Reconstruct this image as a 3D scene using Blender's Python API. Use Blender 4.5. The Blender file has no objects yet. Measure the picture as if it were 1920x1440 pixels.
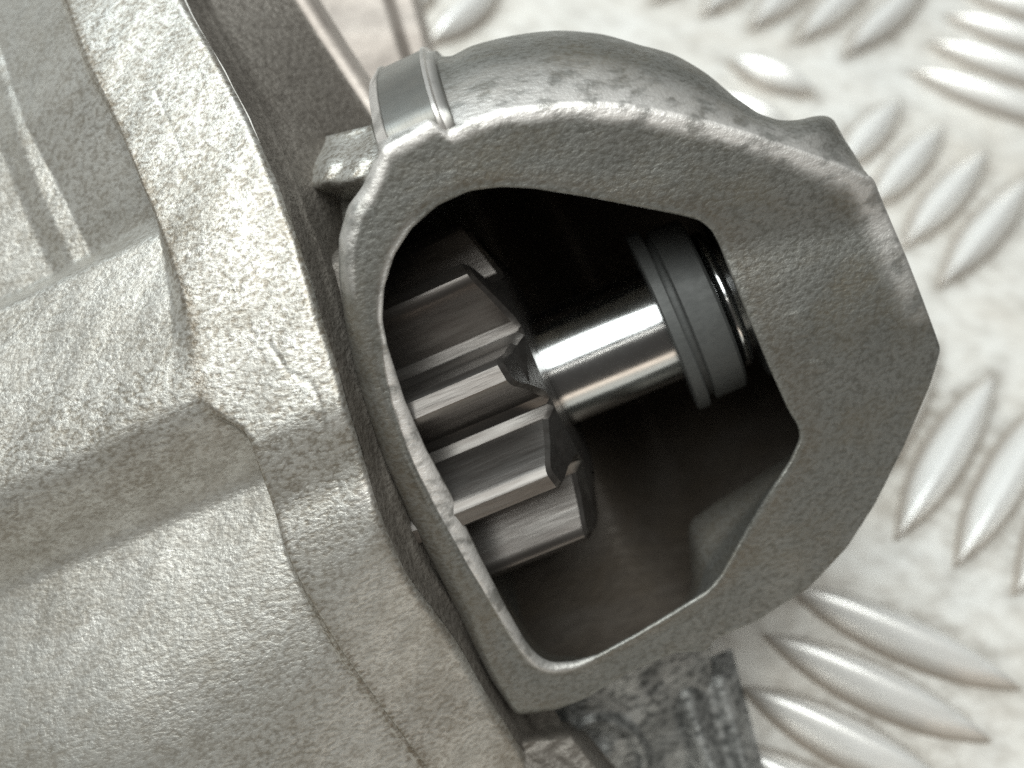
import bpy, math, random
import numpy as np
from mathutils import Matrix, Vector

random.seed(4)
rng = np.random.default_rng(4)
S = bpy.context.scene
COL = S.collection
S.unit_settings.system = 'METRIC'
S.unit_settings.scale_length = 0.01          # one Blender unit is one centimetre
R = math.radians

# ------------------------------------------------------------------ frames
PX = 181.0            # photo pixels per cm at the distance of the shaft axis
D = 11.0              # lens to shaft axis, cm
NRM = Vector((0.15, 0.52, 0.84)).normalized()      # the plate's normal, seen from the lens
PLATE_C = Vector((0.0, 0.0, -4.3))                 # a point of the plate on the optical axis
ROT = NRM.rotation_difference(Vector((0, 0, 1))).to_matrix().to_4x4()
M2W = Matrix.Translation(-(ROT @ PLATE_C)) @ ROT    # lens frame -> world (plate top is z = 0)
A2M = Matrix.Rotation(R(23), 4, 'Z') @ Matrix.Translation((0, -0.03, 0)) @ Matrix.Rotation(R(-7), 4, 'Y')
A2W = M2W @ A2M                                     # motor frame (x = shaft axis) -> world

# ------------------------------------------------------------------ camera
cam = bpy.data.cameras.new('camera')
co = bpy.data.objects.new('camera', cam)
COL.objects.link(co)
co.matrix_world = M2W @ Matrix.Translation((0, 0, D))
cam.sensor_width = 36.0
cam.lens = 36.0 * (PX * D) / 1920.0
cam.clip_start = 0.5
cam.clip_end = 500
cam.dof.use_dof = True
cam.dof.focus_distance = D - 1.7
cam.dof.aperture_fstop = 0.17
S.camera = co

# ------------------------------------------------------------------ light
W = bpy.data.worlds.new('World'); S.world = W; W.use_nodes = True
W.node_tree.nodes['Background'].inputs[0].default_value = (1.0, 0.93, 0.86, 1)
W.node_tree.nodes['Background'].inputs[1].default_value = 0.06

def area(name, d, dist, sx, sy, power, col, up=(0, 1, 0)):
    d = Vector(d).normalized()
    l = bpy.data.lights.new(name, 'AREA')
    l.shape = 'RECTANGLE'; l.size = sx; l.size_y = sy; l.energy = power; l.color = col
    o = bpy.data.objects.new(name, l); COL.objects.link(o)
    z = d; x = Vector(up).cross(z).normalized(); y = z.cross(x)
    m = Matrix((x, y, z)).transposed().to_4x4(); m.translation = d * dist
    o.matrix_world = M2W @ m
    return o
# overhead workshop panel, a slim tube behind the phone, a warm glow low on the near side
area('ceiling_lamp', (-0.16, 0.50, 0.85), 60, 60, 56, 60000, (0.96, 1.0, 0.985), up=(-0.375, 0.927, 0))
area('tube_lamp', (0.04, -0.07, 1.0), 70, 90, 1.2, 2200, (1.0, 0.97, 0.9), up=(-0.375, 0.927, 0))
area('window_lamp', (-0.35, 0.85, 0.36), 75, 70, 30, 30000, (0.84, 0.95, 1.0))
area('side_lamp', (0.42, -0.80, 0.42), 60, 60, 9, 2300, (1.0, 0.85, 0.70), up=(-0.375, 0.927, 0))

S.view_settings.view_transform = 'Standard'
S.view_settings.look = 'None'
S.view_settings.exposure = 0.08
S.view_settings.gamma = 1
S.render.engine = 'CYCLES'
S.cycles.max_bounces = 8
S.cycles.use_denoising = False
S.cycles.blur_glossy = 1.0

# ------------------------------------------------------------------ pixel rays in the motor frame
M2A = A2M.inverted()
O_A = np.array(M2A @ Vector((0, 0, D)))
R_A = np.array(M2A.to_3x3())
def ray(u, v):
    d = np.array([(u - 960) / (PX * D), -(v - 720) / (PX * D), -1.0])
    return R_A @ d
def hit_plane(u, v, n, c):
    d = ray(u, v); n = np.array(n, float)
    return O_A + d * ((c - n @ O_A) / (n @ d))
def hit_f(u, v, f):
    d = ray(u, v); lo, hi = 4.0, 22.0
    for _ in range(50):
        mid = (lo + hi) / 2; p = O_A + d * mid
        if p[2] > f(p[0], p[1]): lo = mid
        else: hi = mid
    return O_A + d * lo
def hit_m(u, v, z):               # point at lens depth z, in motor frame
    k = (D - z) / (PX)/D
    return np.array(M2A @ Vector(((u - 960) * k, -(v - 720) * k, z)))

def sm(a, b, t):
    t = np.clip((t - a) / (b - a), 0, 1)
    return t * t * (3 - 2 * t)
_wv = [(rng.normal(size=2), rng.uniform(0, 6.28)) for _ in range(14)]
def lumps(x, y, f):
    s = 0
    for w, ph in _wv: s = s + np.sin((w[0] * x + w[1] * y) * f + ph)
    return s / 5.0

# ------------------------------------------------------------------ materials
def mat(name, base, metal, rough, dark=None, grain=20.0, bump=0.35, bdist=0.02, mott=1.2, speck=0.5, tint=None, aniso=None, lines=0, axial=0, foot=False, pits=False, grime_shade=0):
    m = bpy.data.materials.new(name); m.use_nodes = True
    nt = m.node_tree; N = nt.nodes; L = nt.links
    b = N['Principled BSDF']
    tc = N.new('ShaderNodeTexCoord'); mp = N.new('ShaderNodeMapping')
    L.new(tc.outputs['Object'], mp.inputs[0])
    mp.inputs['Rotation'].default_value = (0, 0, R(22))
    mp.inputs['Scale'].default_value = (0.62, 1.0, 0.8)
    def noise(scale, det, ro=0.6, src=mp):
        n = N.new('ShaderNodeTexNoise'); n.inputs['Scale'].default_value = scale
        n.inputs['Detail'].default_value = det; n.inputs['Roughness'].default_value = ro
        L.new(src.outputs[0] if src is mp else src, n.inputs['Vector']); return n
    def ramp(src, a, b_, ca, cb):
        r = N.new('ShaderNodeValToRGB'); r.color_ramp.elements[0].position = a; r.color_ramp.elements[1].position = b_
        r.color_ramp.elements[0].color = (*ca, 1); r.color_ramp.elements[1].color = (*cb, 1)
        L.new(src, r.inputs[0]); return r
    def mix(fac, a, c, mode='MIX'):
        x = N.new('ShaderNodeMix'); x.data_type = 'RGBA'; x.blend_type = mode
        if isinstance(fac, (int, float)): x.inputs[0].default_value = fac
        else: L.new(fac, x.inputs[0])
        for i, s in ((6, a), (7, c)):
            if isinstance(s, tuple): x.inputs[i].default_value = (*s, 1)
            else: L.new(s, x.inputs[i])
        return x.outputs[2]
    g = noise(grain, 3.0); big = noise(mott, 4.0); mid = noise(grain * 0.22, 3.0)
    dark = dark or tuple(c * 0.55 for c in base)
    tint = tint or tuple(c * 0.8 for c in base)
    f1 = ramp(g.outputs[0], 0.36, 0.56, (1, 1, 1), (0, 0, 0))
    f2 = ramp(big.outputs[0], 0.40, 0.68, (0, 0, 0), (1, 1, 1))
    f3 = ramp(mid.outputs[0], 0.42, 0.62, (0, 0, 0), (1, 1, 1))
    c = mix(f2.outputs[0], base, tint)
    mm = N.new('ShaderNodeMath'); mm.operation = 'MULTIPLY'; L.new(f1.outputs[0], mm.inputs[0]); mm.inputs[1].default_value = speck
    if pits:          # how coarse the sand-cast skin is, painted per vertex
        pa = N.new('ShaderNodeAttribute'); pa.attribute_name = 'pit'
        pm_ = N.new('ShaderNodeMapRange'); L.new(pa.outputs['Fac'], pm_.inputs[0]); pm_.inputs[3].default_value = speck * 0.35; pm_.inputs[4].default_value = speck
        L.new(pm_.outputs[0], mm.inputs[1])
    c = mix(mm.outputs[0], c, dark)
    m3 = N.new('ShaderNodeMath'); m3.operation = 'MULTIPLY'; L.new(f3.outputs[0], m3.inputs[0]); m3.inputs[1].default_value = speck * 0.35
    c = mix(m3.outputs[0], c, dark)
    L.new(c, b.inputs['Base Color'])
    if grime_shade:         # oily brown grime in loose patches, thicker where the painted 'pit' mask is high
        gn = noise(1.7, 5.0, 0.68); gr = ramp(gn.outputs[0], 0.47, 0.66, (0, 0, 0), (1, 1, 1))
        gm = N.new('ShaderNodeMath'); gm.operation = 'MULTIPLY'; L.new(gr.outputs[0], gm.inputs[0]); gm.inputs[1].default_value = grime_shade
        g2 = N.new('ShaderNodeMath'); g2.operation = 'MULTIPLY'; L.new(gm.outputs[0], g2.inputs[0])
        g3 = ramp(g.outputs[0], 0.35, 0.70, (1, 1, 1), (0.35, 0.35, 0.35)); L.new(g3.outputs[0], g2.inputs[1])
        c = mix(g2.outputs[0], c, (0.17, 0.145, 0.105))
        ga = N.new('ShaderNodeAttribute'); ga.attribute_name = 'grime_shade'  # vertex mask: crevice dirt, plus shade painted on the nose's left strip
        g4 = N.new('ShaderNodeMath'); g4.operation = 'MULTIPLY'; L.new(ga.outputs['Fac'], g4.inputs[0]); L.new(g3.outputs[0], g4.inputs[1])
        c = mix(g4.outputs[0], c, (0.15, 0.12, 0.085))
    if foot:          # grime and shadow lines painted round the foot of each raised bar
        sx = N.new('ShaderNodeSeparateXYZ'); L.new(tc.outputs['Object'], sx.inputs[0])
        fz = ramp(sx.outputs[2], 0.10, 0.62, (1, 1, 1), (0, 0, 0))
        fm = N.new('ShaderNodeMath'); fm.operation = 'MULTIPLY'; L.new(fz.outputs[0], fm.inputs[0]); fm.inputs[1].default_value = 0.85
        c = mix(fm.outputs[0], c, (0.25, 0.205, 0.16))
    at = N.new('ShaderNodeAttribute'); at.attribute_name = 'wear_glint'  # worn chips, plus highlights painted on nose fillets and spigot bevels
    wn = N.new('ShaderNodeMath'); wn.operation = 'MULTIPLY'; L.new(at.outputs['Fac'], wn.inputs[0])
    wr = ramp(mid.outputs[0], 0.38, 0.52, (0.35, 0.35, 0.35), (1, 1, 1)); L.new(wr.outputs[0], wn.inputs[1])
    c = mix(wn.outputs[0], c, (0.86, 0.82, 0.78)); L.new(c, b.inputs['Base Color'])
    b.inputs['Metallic'].default_value = metal
    rr = N.new('ShaderNodeMapRange'); L.new(mid.outputs[0], rr.inputs[0])
    rr.inputs[1].default_value = 0.3; rr.inputs[2].default_value = 0.7
    rr.inputs[3].default_value = max(0.02, rough * 0.85); rr.inputs[4].default_value = min(1, rough * 1.15)
    L.new(rr.outputs[0], b.inputs['Roughness'])
    h = g.outputs[0]
    if axial:
        mp.inputs['Rotation'].default_value = (0, 0, 0); mp.inputs['Scale'].default_value = (0.10, 1, 1)
    if lines:
        wv = N.new('ShaderNodeTexNoise'); wv.inputs['Scale'].default_value = lines; wv.inputs['Detail'].default_value = 2
        mp2 = N.new('ShaderNodeMapping'); L.new(tc.outputs['Object'], mp2.inputs[0]); mp2.inputs['Scale'].default_value = (1, 0.02, 0.02)
        L.new(mp2.outputs[0], wv.inputs['Vector']); h = wv.outputs[0]
    ad = N.new('ShaderNodeMath'); ad.operation = 'MULTIPLY_ADD'
    L.new(mid.outputs[0], ad.inputs[0]); ad.inputs[1].default_value = 0.3; L.new(h, ad.inputs[2])
    bp = N.new('ShaderNodeBump'); bp.inputs['Strength'].default_value = bump; bp.inputs['Distance'].default_value = bdist
    L.new(ad.outputs[0], bp.inputs['Height']); L.new(bp.outputs[0], b.inputs['Normal'])
    return m

M_cast = mat('cast_aluminium', (0.53, 0.518, 0.482), 0.70, 0.43, (0.20, 0.175, 0.14), 27, 0.5, 0.02, 0.6, 0.85, (0.46, 0.45, 0.415), pits=True, grime_shade=0.38)
M_face = mat('cast_aluminium_nose', (0.22, 0.216, 0.198), 0.6, 0.45, (0.10, 0.095, 0.08), 27, 0.5, 0.018, 0.9, 0.7, (0.19, 0.19, 0.175), grime_shade=0.55)
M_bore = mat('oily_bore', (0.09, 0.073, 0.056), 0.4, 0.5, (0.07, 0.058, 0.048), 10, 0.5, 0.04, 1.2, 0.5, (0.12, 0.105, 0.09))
M_mach = mat('turned_aluminium', (0.22, 0.217, 0.20), 0.8, 0.42, (0.20, 0.19, 0.17), 9, 0.25, 0.01, 2.0, 0.6, (0.15, 0.147, 0.135), lines=60)
M_shaft = mat('polished_steel', (0.68, 0.70, 0.70), 1.0, 0.17, (0.55, 0.55, 0.55), 30, 0.03, 0.004, 1.0, 0.25, (0.62, 0.63, 0.63), lines=90)
M_pin = mat('pinion_steel', (0.165, 0.155, 0.145), 0.85, 0.33, (0.08, 0.068, 0.06), 16, 0.25, 0.012, 1.4, 0.45, (0.14, 0.125, 0.115), axial=16)
M_col = mat('phosphated_steel', (0.075, 0.077, 0.074), 0.35, 0.62, (0.06, 0.062, 0.06), 22, 0.25, 0.01, 1.5, 0.5, (0.085, 0.087, 0.083))
M_plate = mat('plate_aluminium', (0.91, 0.895, 0.85), 0.3, 0.38, (0.36, 0.30, 0.24), 5, 0.15, 0.02, 0.45, 0.25, (0.82, 0.78, 0.71), grime_shade=0.22)
M_bar = mat('plate_aluminium_bar', (0.90, 0.89, 0.86), 0.35, 0.34, (0.45, 0.40, 0.34), 5, 0.08, 0.01, 0.5, 0.2, (0.80, 0.78, 0.74), foot=True, grime_shade=0.15)
M_web = mat('cast_aluminium_shaded_grimy', (0.19, 0.172, 0.15), 0.45, 0.55, (0.07, 0.06, 0.05), 19, 0.7, 0.04, 0.9, 0.55, (0.135, 0.12, 0.103))  # shade of the flange recess put into the colour; boss shares it
M_ear = mat('flange_ear_metal', (0.48, 0.43, 0.385), 0.5, 0.55, (0.22, 0.19, 0.17), 8, 0.2, 0.02, 0.6, 0.3, (0.36, 0.315, 0.28))
M_low = mat('cast_aluminium_dirty', (0.42, 0.42, 0.405), 0.6, 0.55, (0.05, 0.052, 0.05), 14, 0.6, 0.03, 3.0, 0.8, (0.24, 0.24, 0.23))

# ------------------------------------------------------------------ mesh helpers
root = bpy.data.objects.new('starter_motor', None); COL.objects.link(root)
_c = A2W @ Vector((-1.0, 0, 0))
root.location = (_c.x, _c.y, 0.0)
root['label'] = 'grey cast aluminium starter motor nose with an open window showing the drive pinion and shaft'
root['category'] = 'starter motor'
bpy.context.view_layer.update()
LOCAL = Matrix.Translation(-Vector(root.location)) @ A2W

def mesh(name, V, F, m, parent=root, smooth=True, label=None, local=None):
    me = bpy.data.meshes.new(name)
    me.from_pydata([tuple(map(float, p)) for p in V], [], [tuple(map(int, f)) for f in F])
    me.validate(); me.update()
    me.materials.append(m)
    if smooth: me.shade_smooth()
    o = bpy.data.objects.new(name, me); COL.objects.link(o)
    o.parent = parent
    if local is not None: o.matrix_basis = local
    elif parent is root: o.matrix_basis = LOCAL
    if label: o['label'] = label
    return o
def grid_faces(nr, nc, wrap_r=False, wrap_c=False, flip=False):
    F = []
    for i in range(nr if wrap_r else nr - 1):
        for j in range(nc if wrap_c else nc - 1):
            a, b = i * nc + j, i * nc + (j + 1) % nc
            c, d = ((i + 1) % nr) * nc + (j + 1) % nc, ((i + 1) % nr) * nc + j
            F.append((d, c, b, a) if flip else (a, b, c, d))
    return F
def split_sharp(o, ang=35):
    o.data.set_sharp_from_angle(angle=R(ang)); return o
def lathe(name, prof, m, n=96, parent=root, a0=0, a1=360, ang=30, local=None):
    """prof: (x, r) pairs turned about the shaft axis."""
    full = abs(a1 - a0) >= 360
    k = n if full else n + 1
    V = []
    for i in range(k):
        a = R(a0 + (a1 - a0) * i / n)
        for x, r in prof: V.append((x, r * math.cos(a), r * math.sin(a)))
    F = grid_faces(k, len(prof), wrap_r=full, flip=False)
    return split_sharp(mesh(name, V, F, m, parent, local=local), ang)
def resample(pts, n):
    p = np.array(pts, float); s = np.r_[0, np.cumsum(np.linalg.norm(np.diff(p, axis=0), axis=1))]
    t = np.linspace(0, s[-1], n)
    return np.c_[np.interp(t, s, p[:, 0]), np.interp(t, s, p[:, 1])]
def smooth1(a, k):
    if k < 1: return a
    w = np.hanning(2 * k + 3)[1:-1]; w /= w.sum()
    return np.convolve(np.pad(a, k, mode='edge'), w, mode='valid')
def smoothp(a, k):
    w = np.hanning(2 * k + 3)[1:-1]; w /= w.sum()
    return np.convolve(np.r_[a[-k:], a, a[:k]], w, mode='valid')

# ================================================================== flange + gearbox skin (left)
def cyl(x, y):
    yy = np.asarray(y) + 0.9
    rb = np.where(yy > 0, 14.0, 5.2)
    t = np.clip((-0.3 - np.asarray(y)) / 2.2, 0, 1)
    return 2.38 - rb + np.sqrt(np.maximum(rb * rb - yy ** 2, 0.05)) - 0.065 * np.clip(np.asarray(x) + 4.6, 0, 4) ** 2 * t * t * (3 - 2 * t)
def curve_xy(px):
    h = np.array([hit_f(u, v, cyl) for u, v in resample(px, 60)])
    o = np.argsort(h[:, 1]); return h[o, 1], h[o, 0]
L2 = curve_xy([(250, -230), (340, 0), (405, 110), (470, 235), (520, 350), (562, 470), (603, 610), (630, 690), (647, 762), (672, 889), (707, 995), (750, 1095), (800, 1160), (846, 1217), (903, 1322), (970, 1424), (1045, 1530), (1100, 1600)])
L1 = curve_xy([(20, -230), (125, 0), (165, 110), (225, 240), (275, 360), (320, 470), (352, 560), (368, 620), (368, 700), (380, 760), (430, 790), (462, 812), (474, 880), (490, 960), (515, 1050), (550, 1120), (620, 1235), (715, 1368), (800, 1480), (880, 1600)])
L0 = curve_xy([(-80, 0), (-20, 200), (5, 300), (30, 390), (62, 480), (75, 520), (85, 600)])
def yat(u, v): return hit_f(u, v, cyl)[1]
yP = 0.5 * (yat(60, 490) + yat(300, 425)); yQ = yat(350, 690); yS = 0.5 * (yat(0, 1000) + yat(440, 815)); yR = yat(560, 840)
def dist_poly(x, y, px):
    h = np.array([hit_f(u, v, cyl)[:2] for u, v in px]); best = np.full(x.shape, 9.0)
    for a, b in zip(h[:-1], h[1:]):
        d = b - a; t = np.clip(((x - a[0]) * d[0] + (y - a[1]) * d[1]) / (d @ d), 0, 1)
        best = np.minimum(best, np.hypot(x - a[0] - t * d[0], y - a[1] - t * d[1]))
    return best
ys = np.arange(-5.4, 7.0, 0.026)
xR = smooth1(np.interp(ys, *L2), 12); x1 = smooth1(np.interp(ys, *L1), 7); x0 = smooth1(np.interp(ys, *L0), 6)
NC = 360
s = np.linspace(0, 1, NC) ** 0.8
X = -7.5 + (xR[:, None] + 7.5) * s[None, :]
Y = np.repeat(ys[:, None], NC, 1)
dl = X - x1[:, None]
Z = cyl(X, Y)
up = sm(yP - 0.16, yP + 0.16, Y)                      # upper pocket
mid = np.clip((Y - yQ + 0.1) / (yP - yQ), 0, 1)                     # blend onto the bright shoulder
pw = np.where(Y > yP, 0.10, 0.10 + 0.16 * sm(yP, yQ, Y) * (Y < yP))
left = sm(0.0, 1.0, -dl / pw)
Z -= left * (0.17 * mid + up * (0.16 - 0.20 * np.clip(Y - yP, 0, 1.6)) + up * (0.05 - 0.34 * np.clip(dl, -1.0, 0)))
Z -= 0.10 * up * sm(0.02, -0.30, X - x0[:, None])     # second pocket at the far left
lowleft = sm(0.02, -0.10, dl)
Z -= (0.54 * sm(yS + 0.46, yS - 0.54, Y) - 0.32 * sm(yS - 0.2, yS - 2.6, Y)) * lowleft
Z -= 0.10 * sm(0.02, -0.07, dl) * sm(yS, yS - 0.5, Y) * sm(-4.3, -2.6, Y)       # the step along the axis
Z -= 0.24 * sm(yR + 0.30, yR - 0.50, Y) * (1 - lowleft)
Z -= 0.05 * np.exp(-(dl / 0.022) ** 2) * sm(yS + 0.1, yS - 0.1, Y) * sm(-4.1, -3.2, Y)
d = dist_poly(X, Y, [(503, 642), (540, 697), (583, 719), (598, 755), (620, 927)])
Z -= 0.007 * np.exp(-(d / 0.018) ** 2)
d = dist_poly(X, Y, [(285, 158), (318, 232), (345, 300)])
Z -= 0.004 * np.exp(-(d / 0.02) ** 2)
Z += 0.018 * lumps(X, Y, 2.2) + 0.006 * lumps(X + 3, Y, 8.0)
dr = xR[:, None] + 0.005 * lumps(Y, Y * 0.3, 9) - X
rf = 0.07
tt = np.clip(rf - dr, 0, rf)
Z -= rf - np.sqrt(np.maximum(rf * rf - tt ** 2, 0))
V = np.c_[X.ravel(), Y.ravel(), Z.ravel()]
F = grid_faces(len(ys), NC)
gh = mesh('gearbox_housing', V, F, M_cast)
pit = np.clip(0.25 + 0.9 * sm(-0.05, 0.25, dl) * sm(-1.2, 0.6, Y) + 0.75 * np.exp(-((Y - yS - 0.55) / 0.45) ** 2) + 0.25 * lumps(X, Y, 1.3) + 0.7 * np.exp(-(dl / 0.09) ** 2), 0, 1)
wr_ = np.exp(-((dr - 0.10) / 0.09) ** 2) * sm(yat(715, 1010), yat(700, 960), Y) * sm(yat(640, 760), yat(645, 820), Y) * sm(-0.1, 0.6, lumps(X, Y, 5.0))
gm_ = np.clip(0.75 * np.exp(-(dl / 0.07) ** 2) + 0.55 * np.exp(-((dr - 0.02) / 0.06) ** 2) * sm(-0.4, 0.6, lumps(X, Y, 3.1)) + 0.35 * np.exp(-((Y - yS) / 0.22) ** 2) * lowleft + 0.5 * sm(-1.7, -3.2, Y) * sm(-0.15, 0.25, dl) * sm(-0.6, 0.6, lumps(X, Y, 2.4)), 0, 0.85)
gh.data.attributes.new('grime_shade', 'FLOAT', 'POINT').data.foreach_set('value', gm_.ravel().astype(np.float32))
gh.data.attributes.new('wear_glint', 'FLOAT', 'POINT').data.foreach_set('value', wr_.ravel().astype(np.float32))
gh.data.attributes.new('pit', 'FLOAT', 'POINT').data.foreach_set('value', pit.ravel().astype(np.float32))
# front side of the flange: chamfer, ledge, tall dark web down to its lower edge
K = [(400, -230), (470, -140), (556, 0), (600, 70), (640, 130), (680, 190), (714, 240), (728, 300), (700, 420), (690, 520)]
KH = np.array([hit_plane(u, v, (0, 0, 1), 0.15) for u, v in resample(K, 60)])
o_ = np.argsort(KH[:, 1]); ky, kx = KH[o_, 1], KH[o_, 0]
xk = np.interp(ys, ky, kx)
wk = sm(ky[0], ky[0] + 0.6, ys)
zk = np.full(len(ys), 0.15)
zk = smooth1(zk, 8)
ze = Z[:, -1]
fs, fx = 0.36, -0.22
def face0(x, y): return 2.10 + fs * (y - 1.0) + fx * x
rows = []; lip = []
for i, y in enumerate(ys):
    x, z = xR[i], ze[i]
    zk[i] = zk[i] * wk[i] + (z - 0.52) * (1 - wk[i])
    prof = [(x, z), (x + 0.015, z - 0.06), (x + 0.03, z - 0.24), (x + 0.04, z - 0.30), (x + 0.065, z - 0.33), (x + 0.075, z - 0.37),
            (x + 0.08, z - 0.45)]
    x2 = xk[i] * wk[i] + (x + 0.085) * (1 - wk[i])
    for k in range(1, 13):
        f = k / 12; prof.append((x + 0.08 + (x2 - x - 0.08) * f, z - 0.45 + (zk[i] - z + 0.45) * f))
    if wk[i] < 0.999:
        q_ = 1 - wk[i]
        fl = min(zk[i] - 0.04, float(face0(x2 + 0.1, y)) - 0.34)
        prof += [(x2 + 0.03 * q_, zk[i] + (fl + 0.06 - zk[i]) * q_), (x2 + 0.10 * q_, zk[i] + (fl - zk[i]) * q_), (x2 + 0.24 * q_, zk[i] + (fl - 0.05 - zk[i]) * q_)]
    else:
        prof += [(x2, zk[i])] * 3
    lip += [(a_, y, c_) for a_, c_ in ((x2 - 0.01, zk[i] + 0.01), (x2 + 0.03, zk[i] + 0.02), (x2 + 0.09, zk[i] - 0.01), (x2 + 0.13, zk[i] - 0.06), (x2 + 0.15, zk[i] - 0.7))]
    rows += [(a + 0.010 * lumps(y, c, 4), y, c) for a, c in prof]
npf = len(rows) // len(ys)
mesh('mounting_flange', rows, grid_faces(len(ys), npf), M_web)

sel = [i for i in range(len(ys)) if ys[i] > ky[0] + 0.9]
lp = np.array(lip).reshape(len(ys), 5, 3)[sel].reshape(-1, 3)
mesh('flange_lip', lp, grid_faces(len(sel), 5), M_ear)


# ================================================================== nose casting with its window
_f0 = hit_f(1366, 470, face0); _f1 = hit_f(1640, 418, face0)
_m0 = hit_f(1462, 505, face0); _m1 = hit_f(1528, 700, face0)
def face(x, y):
    x = np.asarray(x, float); y = np.asarray(y, float)
    yf = _f0[1] + (x - _f0[0]) * (_f1[1] - _f0[1]) / (_f1[0] - _f0[0])
    w = sm(1.5, 2.1, x)
    z = face0(x, y) + w * (0.11 * sm(0.0, 1.0, yf - y) - 0.05 * np.exp(-((y - yf - 0.05) / 0.25) ** 2))
    d = _m1[:2] - _m0[:2]; l = math.hypot(*d); d = d / l
    t = (x - _m0[0]) * d[0] + (y - _m0[1]) * d[1]; e = -(x - _m0[0]) * d[1] + (y - _m0[1]) * d[0]
    z = z + 0.022 * np.exp(-(e / 0.028) ** 2) * sm(0, 0.05, t) * sm(l, l - 0.05, t) * sm(-0.2, 0.3, np.sin(t * 13 + 1))
    return z
def on_face(px): return np.array([hit_f(u, v, face) for u, v in px])
inner_px = [(940, 350), (1000, 353), (1100, 369), (1200, 388), (1280, 404), (1312, 413), (1335, 432), (1350, 462), (1372, 520), (1400, 590), (1440, 685), (1478, 770), (1497, 800), (1500, 822), (1482, 862), (1440, 925), (1392, 1005), (1350, 1080), (1325, 1108),
            (1260, 1148), (1190, 1190), (1120, 1228), (1075, 1243), (1035, 1246), (1010, 1236), (985, 1208), (950, 1148), (893, 1040), (842, 932), (795, 845), (755, 750), (728, 660), (716, 600), (719, 540), (738, 478), (770, 428), (820, 384), (880, 357)]
outer_px = [(1110, 176), (1180, 182), (1260, 198), (1340, 218), (1420, 243), (1500, 272), (1570, 298), (1640, 330), (1670, 405), (1702, 482), (1735, 570), (1766, 655), (1745, 722), (1694, 842), (1642, 945), (1590, 1026), (1512, 1108), (1425, 1163), (1342, 1200), (1325, 1222),
            (1262, 1226), (1180, 1262), (1100, 1310), (1040, 1338), (965, 1352), (918, 1290), (870, 1205), (814, 1090), (760, 985), (714, 880), (676, 780), (650, 690), (632, 600), (622, 520), (622, 440), (640, 380), (668, 345), (690, 300), (712, 266), (760, 240), (806, 212), (828, 238), (870, 216), (930, 193), (1020, 180)]
sil_px = [(1050, 40), (1130, 46), (1200, 66), (1270, 84), (1330, 119), (1380, 163), (1430, 199), (1470, 211), (1510, 209), (1552, 196), (1578, 200), (1602, 245), (1642, 330)]
sil_left = [(700, 240), (716, 150), (790, 90), (842, 92), (880, 70), (960, 50)]
C0 = hit_f(1085, 745, face)[:2]
NA = 900
TH = np.linspace(-math.pi, math.pi, NA, endpoint=False)
def polar(P, sub=30):
    Q = []
    for a, b in zip(P, np.roll(P, -1, 0)):
        for k in range(sub): Q.append(a + (b - a) * k / sub)
    Q = np.array(Q)[:, :2] - C0
    th = np.arctan2(Q[:, 1], Q[:, 0]); r = np.hypot(Q[:, 0], Q[:, 1]); o = np.argsort(th)
    return np.interp(TH, np.r_[th[o] - 2 * math.pi, th[o], th[o] + 2 * math.pi], np.r_[r[o], r[o], r[o]])
ri = smoothp(polar(on_face(inner_px)), 5)
ro = smoothp(polar(on_face(outer_px)), 3)
# silhouette of the upper flank, standing lower than the face
SZ = 0.25; SP = 0.85
sp = np.array([hit_f(u, v, lambda x, y: SP) for u, v in sil_left + sil_px])[:, :2] - C0
sth = np.arctan2(sp[:, 1], sp[:, 0]); sr = np.hypot(sp[:, 0], sp[:, 1]); o_ = np.argsort(sth)
inside = (TH > sth.min()) & (TH < sth.max())
rs = np.where(inside, np.interp(TH, sth[o_], sr[o_]), 0)
rs = np.maximum(rs, ro + 0.03)
rs = smoothp(rs, 3)
print('x/y of centre', C0, 'TH sil', sth.min(), sth.max())
def angw(u, v, width):            # soft window in angle round a pixel
    q = hit_f(u, v, face)[:2] - C0; a = math.atan2(q[1], q[0])
    dd = np.abs((TH - a + math.pi) % (2 * math.pi) - math.pi)
    return np.clip(1 - dd / width, 0, 1) ** 0.5
wl = np.maximum(angw(730, 830, 1.15), 0)                       # left side: broad soft shoulder
fo = 0.05 + 0.065 * angw(1150, 180, 1.15) + np.maximum(0.20 * wl, 0.50 * angw(800, 960, 0.9) ** 1.3)            # outer fillet radius
fi = 0.030 + 0.115 * np.maximum(angw(850, 930, 0.95), 0)         # inner fillet radius
fo = np.minimum(fo, (ro - ri - fi) * 0.75)
cx, cy = np.cos(TH), np.sin(TH)
# the ring where the window's wall meets the bore
xa, xb = -1.7, 2.75
def bore_r(x): return 3.0 - 1.0 * sm(0.6, 2.6, x)
def bore_d(x): return 0.75 + 0.65 * sm(0.2, 1.2, x)
rb = np.zeros(NA)
for i in range(NA):
    lo, hi = 0.0, 6.0
    for _ in range(30):
        m_ = (lo + hi) / 2; px_, py_ = C0[0] + cx[i] * m_, C0[1] + cy[i] * m_
        if xa < px_ < xb and abs(py_) < bore_r(px_): lo = m_
        else: hi = m_
    rb[i] = lo
loops = []
def add(r, z): loops.append(np.c_[C0[0] + cx * r, C0[1] + cy * r, z])
def zf(r): return face(C0[0] + cx * r, C0[1] + cy * r)
z0 = zf(ri)
add(rb, np.zeros(NA))
add(rb * 0.6 + (ri + 0.1) * 0.4, z0 * 0.4)
def tha(u, v):
    q = hit_f(u, v, face)[:2] - C0; return math.atan2(q[1], q[0])
wi = np.interp(TH, [tha(1285, 1135), tha(1335, 1092), tha(1500, 818)], [0.0, 1.0, 0.0], left=0, right=0)
wi = smoothp(wi, 16)
uc = 1 - wi
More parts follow.
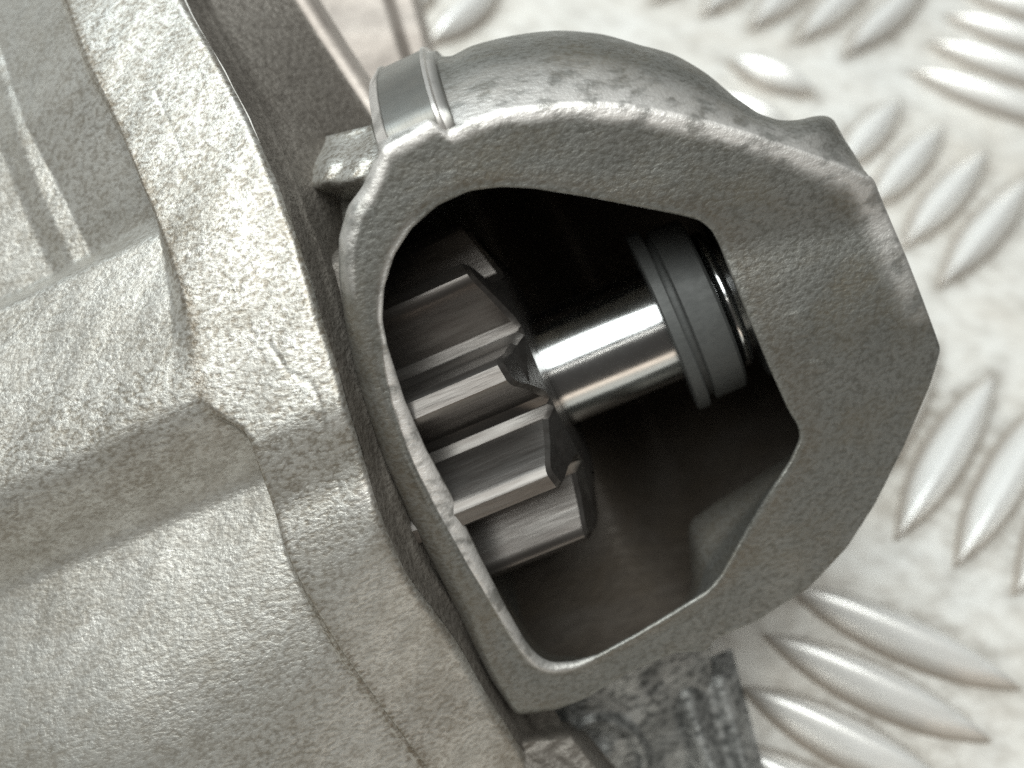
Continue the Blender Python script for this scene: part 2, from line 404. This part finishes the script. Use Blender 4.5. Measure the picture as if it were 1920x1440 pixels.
add(ri + 0.34 - 0.74 * wi, z0 - 1.35); add(ri + 0.32 - 0.66 * wi, z0 - 1.0); add(ri + 0.26 - 0.46 * wi, z0 - 0.72); add(ri + 0.24 - 0.36 * wi, z0 - 0.66); add(ri + 0.16 - 0.24 * wi, z0 - 0.45); add(ri + 0.07 - 0.07 * wi, z0 - 0.22)
for k in range(6):
    a = math.pi / 2 * k / 5
    add(ri + fi * (1 - math.cos(a)), z0 - fi + fi * math.sin(a) + 0.0)
r0, r1 = ri + fi, ro - fo
for k in range(1, 16):
    f = k / 16; r = r0 + (r1 - r0) * f
    xx, yy = C0[0] + cx * r, C0[1] + cy * r
    bl = 0.014 * lumps(xx, yy, 3.0) * math.sin(math.pi * f)
    add(r, zf(r) + bl)
ze_ = zf(r1)
tilt = np.where(rs > ro + 0.1, math.pi / 4, math.pi / 2 - 0.05)
for k in range(1, 8):
    a = tilt * k / 7
    add(r1 + fo * np.sin(a), ze_ - fo * (1 - np.cos(a)))
rE = r1 + fo * np.sin(tilt); zE = ze_ - fo * (1 - np.cos(tilt))
for k in range(1, 13):
    ph = math.pi / 4 + math.pi / 4 * k / 12
    g = (math.sin(ph) - math.sin(math.pi / 4)) / (1 - math.sin(math.pi / 4)); q = (math.cos(math.pi / 4) - math.cos(ph)) / math.cos(math.pi / 4)
    zz = np.minimum(SZ, zE - 0.4)
    r = rE + (rs - rE) * g
    add(r + 0.008 * lumps(cx * 3, cy * 3 + k, 2.0), zE - (zE - zz) * q)
zz = np.minimum(SZ, zE - 0.4)
for k in range(1, 7): add(rs - 0.04 * k, zz - 0.45 * k)
V = np.vstack(loops)
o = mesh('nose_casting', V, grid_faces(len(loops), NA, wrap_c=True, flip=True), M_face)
wear_glint = np.zeros((len(loops), NA))
nl = 8                                     # loops before the inner fillet
wear_glint[nl + 1:nl + 6] = 1.0 * angw(800, 860, 1.25)  # highlight painted along the left inner rim
wear_glint[nl + 6] = 0.35 * angw(800, 860, 1.25)
wo = 0.95 * angw(1150, 180, 1.25)  # highlight painted along the top outer fillet
wear_glint[nl + 6 + 13] = 0.3 * wo
for k in range(14, 25): wear_glint[nl + 6 + k] = wo * (1 - max(0, k - 19) / 6)
at = o.data.attributes.new('wear_glint', 'FLOAT', 'POINT'); at.data.foreach_set('value', wear_glint.ravel().astype(np.float32))
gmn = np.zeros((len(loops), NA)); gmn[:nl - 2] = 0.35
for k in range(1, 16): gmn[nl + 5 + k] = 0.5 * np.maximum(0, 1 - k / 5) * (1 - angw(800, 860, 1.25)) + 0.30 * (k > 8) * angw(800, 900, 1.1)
for k in range(14, 21): gmn[nl + 6 + k] = 0.55 * angw(800, 900, 1.1)  # shade painted on the left strip and its outer fillet
o.data.attributes.new('grime_shade', 'FLOAT', 'POINT').data.foreach_set('value', gmn.ravel().astype(np.float32))
split_sharp(o, 60)

# bore: trough under the shaft, closed at both ends
xs = np.linspace(xa, xb, 60); al = np.linspace(-math.pi, 0, 61)
V = [(x, bore_r(x) * math.cos(a), bore_r(x) * math.sin(a) * bore_d(x)) for x in xs for a in al]
F = grid_faces(60, 61)
for st in (0, 59):
    c = len(V); V.append((xs[st], 0, 0))
    F += [(c, st * 61 + k, st * 61 + k + 1) for k in range(60)]
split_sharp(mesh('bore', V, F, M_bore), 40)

# turned spigot at the top left of the window
x_a, x_b, rp = hit_plane(713, 190, (0, 0, 1), 1.9)[0], hit_plane(800, 160, (0, 0, 1), 1.9)[0], 3.42
pr = [(x_a - 0.10, rp - 0.4), (x_a - 0.095, rp - 0.05), (x_a, rp + 0.012), (x_a + 0.01, rp - 0.012)] + [(x_a + (x_b - x_a) * k / 10, rp - 0.012) for k in range(1, 10)] + [(x_b, rp - 0.012), (x_b + 0.01, rp + 0.01), (x_b + 0.04, rp), (x_b + 0.05, rp - 0.05), (x_b + 0.12, rp - 0.08), (x_b + 0.14, rp - 0.4)]
pE = hit_f(762, 241, face); aE = math.acos(pE[1] / rp); rz = (pE[2] - 0.02) / math.sin(aE) / rp
sg = lathe('spigot', pr, M_mach, 60, a0=-10, a1=math.degrees(aE) + 1.0, ang=22)
for i, vtx in enumerate(sg.data.vertices):
    k_ = 60 - i // len(pr)
    if k_ < 4:
        f_ = (0.86, 0.955, 0.985, 0.997)[k_]; vtx.co.y *= f_; vtx.co.z *= f_
ws_ = np.zeros((61, len(pr))); ws_[:, 1:3] = 1.0; ws_[:, -5:-2] = 0.6  # bevel highlights painted in as pale colour
sg.data.attributes.new('wear_glint', 'FLOAT', 'POINT').data.foreach_set('value', ws_.ravel().astype(np.float32))
sg.data.transform(Matrix.Diagonal((1, 1, rz, 1)))
print('spigot', pE, rz)

# ================================================================== shaft, pinion, stop collar
def cylprof(x0_, x1_, r, c=0.03): return [(x0_, 0.02), (x0_, r - c), (x0_ + c, r), (x1_ - c, r), (x1_, r - c), (x1_, 0.02)]
lathe('shaft', cylprof(-1.6, 2.70, 0.60), M_shaft, 128)
pin = lathe('pinion', [(-1.65, 0.3), (-1.65, 1.17), (0.36, 1.17), (0.42, 1.12), (0.43, 0.63), (0.41, 0.61), (0.41, 0.5)], M_pin, 100)
def tooth_mesh():
    rt, rm, rp_ = 1.13, 1.46, 1.77
    sec = [(-0.36, rt - 0.01), (-0.28, rt + 0.06), (-0.225, rm - 0.1), (-0.185, rm), (-0.145, rp_ - 0.10), (-0.115, rp_ - 0.03), (-0.075, rp_), (0.075, rp_), (0.115, rp_ - 0.03), (0.145, rp_ - 0.10), (0.185, rm), (0.225, rm - 0.1), (0.28, rt + 0.06), (0.36, rt - 0.01)]
    V = []
    xf = 0.42
    for x, sc, dx in ((-1.42, 1, 0), (xf - 0.62, 1, 0)):
        for w, r in sec: V.append((x, w, r))
    # front end: bevelled along one flank and over the tip
    for w, r in sec:
        V.append((xf - 0.05 - (0.24 * (r - rt) + 0.14 * (w + 0.30) if r > rt + 0.02 else 0.0), w, r))
    for w, r in sec:
        V.append((xf - (0.24 * (r - rt) + 0.14 * (w + 0.30) if r > rt + 0.02 else 0.0), w * 0.86, rt + (r - rt) * 0.92))
    n = len(sec)
    F = grid_faces(4, n, flip=True)
    F.append(tuple(3 * n + k for k in range(n))); 
    return V, F
tv, tf = tooth_mesh()
t0 = None
for k in range(10):
    ang = R(-5 + 36 * k)
    lm = Matrix.Rotation(ang, 4, 'X')
    if t0 is None:
        t0 = mesh('tooth', tv, tf, M_pin, pin, local=lm); split_sharp(t0, 30)
    else:
        t = t0.copy(); COL.objects.link(t); t.parent = pin; t.matrix_basis = lm
col = lathe('stop_collar', [(1.66, 0.55), (1.66, 0.94), (1.675, 0.955), (1.775, 0.955), (1.79, 0.94), (1.79, 0.85), (1.86, 0.85), (1.86, 0.895), (1.875, 0.91), (2.17, 0.91), (2.20, 0.88), (2.20, 0.5)], M_col, 110)
cl = []
nt_ = 12
for i in range(71):
    a = R(-20 + 300 * i / 70)
    for j in range(nt_):
        b = 2 * math.pi * j / nt_
        r = 0.665 + 0.065 * math.cos(b)
        cl.append((2.29 + 0.065 * math.sin(b), r * math.cos(a), r * math.sin(a)))
mesh('retaining_clip', cl, grid_faces(71, nt_, wrap_c=True, flip=True), M_shaft, col, local=Matrix())
lathe('bearing_bush', [(2.45, 0.45), (2.45, 0.9), (2.49, 0.94), (2.78, 0.94)], M_col, 80)

# ================================================================== lower castings (fields of height over the plate side)
def patch(name, px, zfun, m, nu=60, nv=60, skirt=0.8):
    """px: 4 corner pixels (tl, tr, br, bl); zfun(u, v, a, b) gives the lens depth."""
    tl, tr, br, bl = map(np.array, px)
    V = []
    for i in range(nv):
        b = i / (nv - 1)
        for j in range(nu):
            a = j / (nu - 1)
            p = (tl * (1 - a) + tr * a) * (1 - b) + (bl * (1 - a) + br * a) * b
            V.append(hit_m(p[0], p[1], zfun(p[0], p[1], a, b)))
    n = nu * nv
    F = grid_faces(nv, nu, flip=True)
    # skirt all round, so the piece has thickness
    ring = [j for j in range(nu)] + [i * nu + nu - 1 for i in range(1, nv)] + [(nv - 1) * nu + j for j in range(nu - 2, -1, -1)] + [i * nu for i in range(nv - 2, 0, -1)]
    dn = np.array(M2A.to_3x3() @ (-NRM)) * skirt
    base = len(V)
    for r in ring: V.append(V[r] + dn)
    for k in range(len(ring)):
        k2 = (k + 1) % len(ring)
        F.append((ring[k], ring[k2], base + k2, base + k))
    return mesh(name, V, F, m)
# mottled wall under the lower arm
def zw(u, v, a, b):
    d = math.hypot(u - 1130, v - 1432)
    return -0.25 - 0.7 * b - 0.5 * a * a + 0.05 * math.sin(u * 0.05) * math.cos(v * 0.045) + 0.14 * math.exp(-((d - 78) / 13) ** 2) + 0.16 * math.exp(-(d / 34) ** 2)
split_sharp(patch('lower_wall', [(985, 1310), (1332, 1205), (1340, 1470), (1020, 1470)], zw, M_low, 110, 90, skirt=1.2), 50)
def zb_(u, v, a, b): return 0.55 - 0.9 * sm(0.75, 1.0, a) - 0.5 * sm(0.25, 0.0, b) + 0.012 * math.sin(u * 0.13 + 2.0 * math.sin(v * 0.09)) + 0.05 * b
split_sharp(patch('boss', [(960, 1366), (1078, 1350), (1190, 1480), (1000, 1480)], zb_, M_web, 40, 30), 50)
def zl(u, v, a, b): return -0.80 - 0.25 * a + 0.10 * math.sin(a * 11.0) * (0.3 + 0.7 * b) - 0.25 * sm(0.2, 0.0, b)
split_sharp(patch('lower_ledge', [(1262, 1262), (1372, 1215), (1440, 1470), (1330, 1470)], zl, M_low, 60, 30), 50)
# out-of-focus ear of the flange behind the spigot
def ze2(u, v, a, b): return -2.4 - 0.35 * a - 0.25 * sm(0.70, 0.80, a) + 0.15 * sm(0.2, 0.5, b) - 1.0 * sm(0.93, 1, a)
patch('flange_ear', [(520, -60), (775, -60), (840, 190), (640, 230)], ze2, M_ear, 60, 40, skirt=1.5)
# bright rib bridging nose and flange
def zr(u, v, a, b): return 1.22 + 0.42 * a + 0.12 * b - 0.85 * sm(0.62, 1.0, b) ** 1.5 - 0.25 * sm(0.30, 0.0, a) - 0.45 * sm(0.5, 0.0, b) + 0.02 * math.sin(u * 0.12 + v * 0.07)
rib = patch('rib', [(585, 262), (735, 225), (705, 385), (560, 385)], zr, M_cast, 40, 24, skirt=0.8)
rib.data.attributes.new('pit', 'FLOAT', 'POINT').data.foreach_set('value', np.ones(len(rib.data.vertices), np.float32))

# ================================================================== tread plate
def plate_hit(u, v, z=0.0):
    o = M2W @ Vector((0, 0, D)); d = M2W.to_3x3() @ Vector(((u - 960) / (PX * D), -(v - 720) / (PX * D), -1))
    t = (z - o.z) / d.z
    return o + d * t
pm = bpy.data.meshes.new('ground_plate')
gx = np.r_[np.linspace(-45, -13, 9), np.arange(-12.9, 13, 0.11), np.linspace(13.1, 45, 9)]
ng = len(gx)
GX, GY = np.meshgrid(gx, gx)
pv = [(x, y, 0.0) for y in gx for x in gx]
pf = grid_faces(ng, ng)
bot = len(pv)
edge = [j for j in range(ng)] + [i * ng + ng - 1 for i in range(1, ng)] + [(ng - 1) * ng + j for j in range(ng - 2, -1, -1)] + [i * ng for i in range(ng - 2, 0, -1)]
pv += [(pv[e][0], pv[e][1], -0.4) for e in edge]
pf += [(edge[(k + 1) % len(edge)], edge[k], bot + k, bot + (k + 1) % len(edge)) for k in range(len(edge))]
pf.append(tuple(bot + k for k in range(len(edge) - 1, -1, -1)))
pm.from_pydata(pv, [], pf)
pm.materials.append(M_plate)
plate = bpy.data.objects.new('ground_plate', pm); COL.objects.link(plate)
plate['kind'] = 'structure'
plate['label'] = 'pale aluminium tread plate with raised almond shaped bars'

BL, BW, BH = 1.0, 1.0, 1.0     # unit bar, scaled per object
def bar_mesh():
    ns, nw = 25, 13
    V = []
    for i in range(ns):
        s_ = -1 + 2 * i / (ns - 1)
        w = max(1e-3, (1 - abs(s_) ** 2.2))
        for j in range(nw):
            t = -1 + 2 * j / (nw - 1)
            V.append((s_ * 0.5, t * 0.5 * w, (1 - abs(t) ** 1.55) * w ** 0.75 + (-0.02)))
    me = bpy.data.meshes.new('tread_bar')
    me.from_pydata(V, [], grid_faces(ns, nw, flip=True)); me.materials.append(M_bar); me.shade_smooth()
    return me
BM = bar_mesh()
BARS = []
def bar(p, q, width=0.76, height=0.40):
    o = bpy.data.objects.new('tread_bar', BM); COL.objects.link(o); o.parent = plate
    d = q - p; c = (p + q) / 2
    BARS.append((c.x, c.y, math.atan2(d.y, d.x), d.length, width))
    o.location = (c.x, c.y, 0.0); o.rotation_euler = (0, 0, math.atan2(d.y, d.x)); o.scale = (d.length, width, height)
    return o
def group(first, last, n, width=0.76):
    a0, a1 = plate_hit(*first[0]), plate_hit(*first[1]); b0, b1 = plate_hit(*last[0]), plate_hit(*last[1])
    for k in range(n):
        f = k / (n - 1) if n > 1 else 0
        bar(a0.lerp(b0, f), a1.lerp(b1, f), width)
group([(1565, 968), (1760, 650)], [(2010, 1175), (2190, 840)], 5)
group([(1462, 1096), (1918, 1296)], [(1335, 1390), (1740, 1610)], 4)
group([(1700, 135), (2010, 246)], [(1830, -60), (2080, 10)], 5, 0.74)
group([(1580, 110), (1740, -30)], [(1225, 10), (1350, -110)], 5, 0.74)
group([(1755, 545), (1935, 330)], [(1560, 330), (1690, 190)], 4, 0.74)
group([(1360, 116), (1530, 182)], [(1280, 260), (1450, 330)], 3, 0.74)
group([(2020, 590), (2390, 700)], [(1960, 760), (2330, 880)], 3, 0.74)
group([(800, 90), (940, -20)], [(700, 60), (830, -40)], 2, 0.74)

dirt = np.zeros_like(GX)
for bx_, by_, an, ln, wd in BARS:
    lx = (GX - bx_) * math.cos(an) + (GY - by_) * math.sin(an); ly = -(GX - bx_) * math.sin(an) + (GY - by_) * math.cos(an)
    sx = np.abs(lx) / (ln / 2); hw = wd / 2 * np.maximum(1 - np.minimum(sx, 1) ** 2.2, 0)
    d = np.hypot(np.maximum(np.abs(ly) - hw, 0), np.maximum(np.abs(lx) - ln / 2, 0))
    dirt = np.maximum(dirt, np.exp(-(d / 0.16) ** 2))
dirt = np.clip(dirt * (0.42 + 0.25 * lumps(GX, GY, 1.1)), 0, 0.8)
full = np.zeros(len(pm.vertices), np.float32); full[:ng * ng] = dirt.ravel()
pm.attributes.new('grime_shade', 'FLOAT', 'POINT').data.foreach_set('value', full)
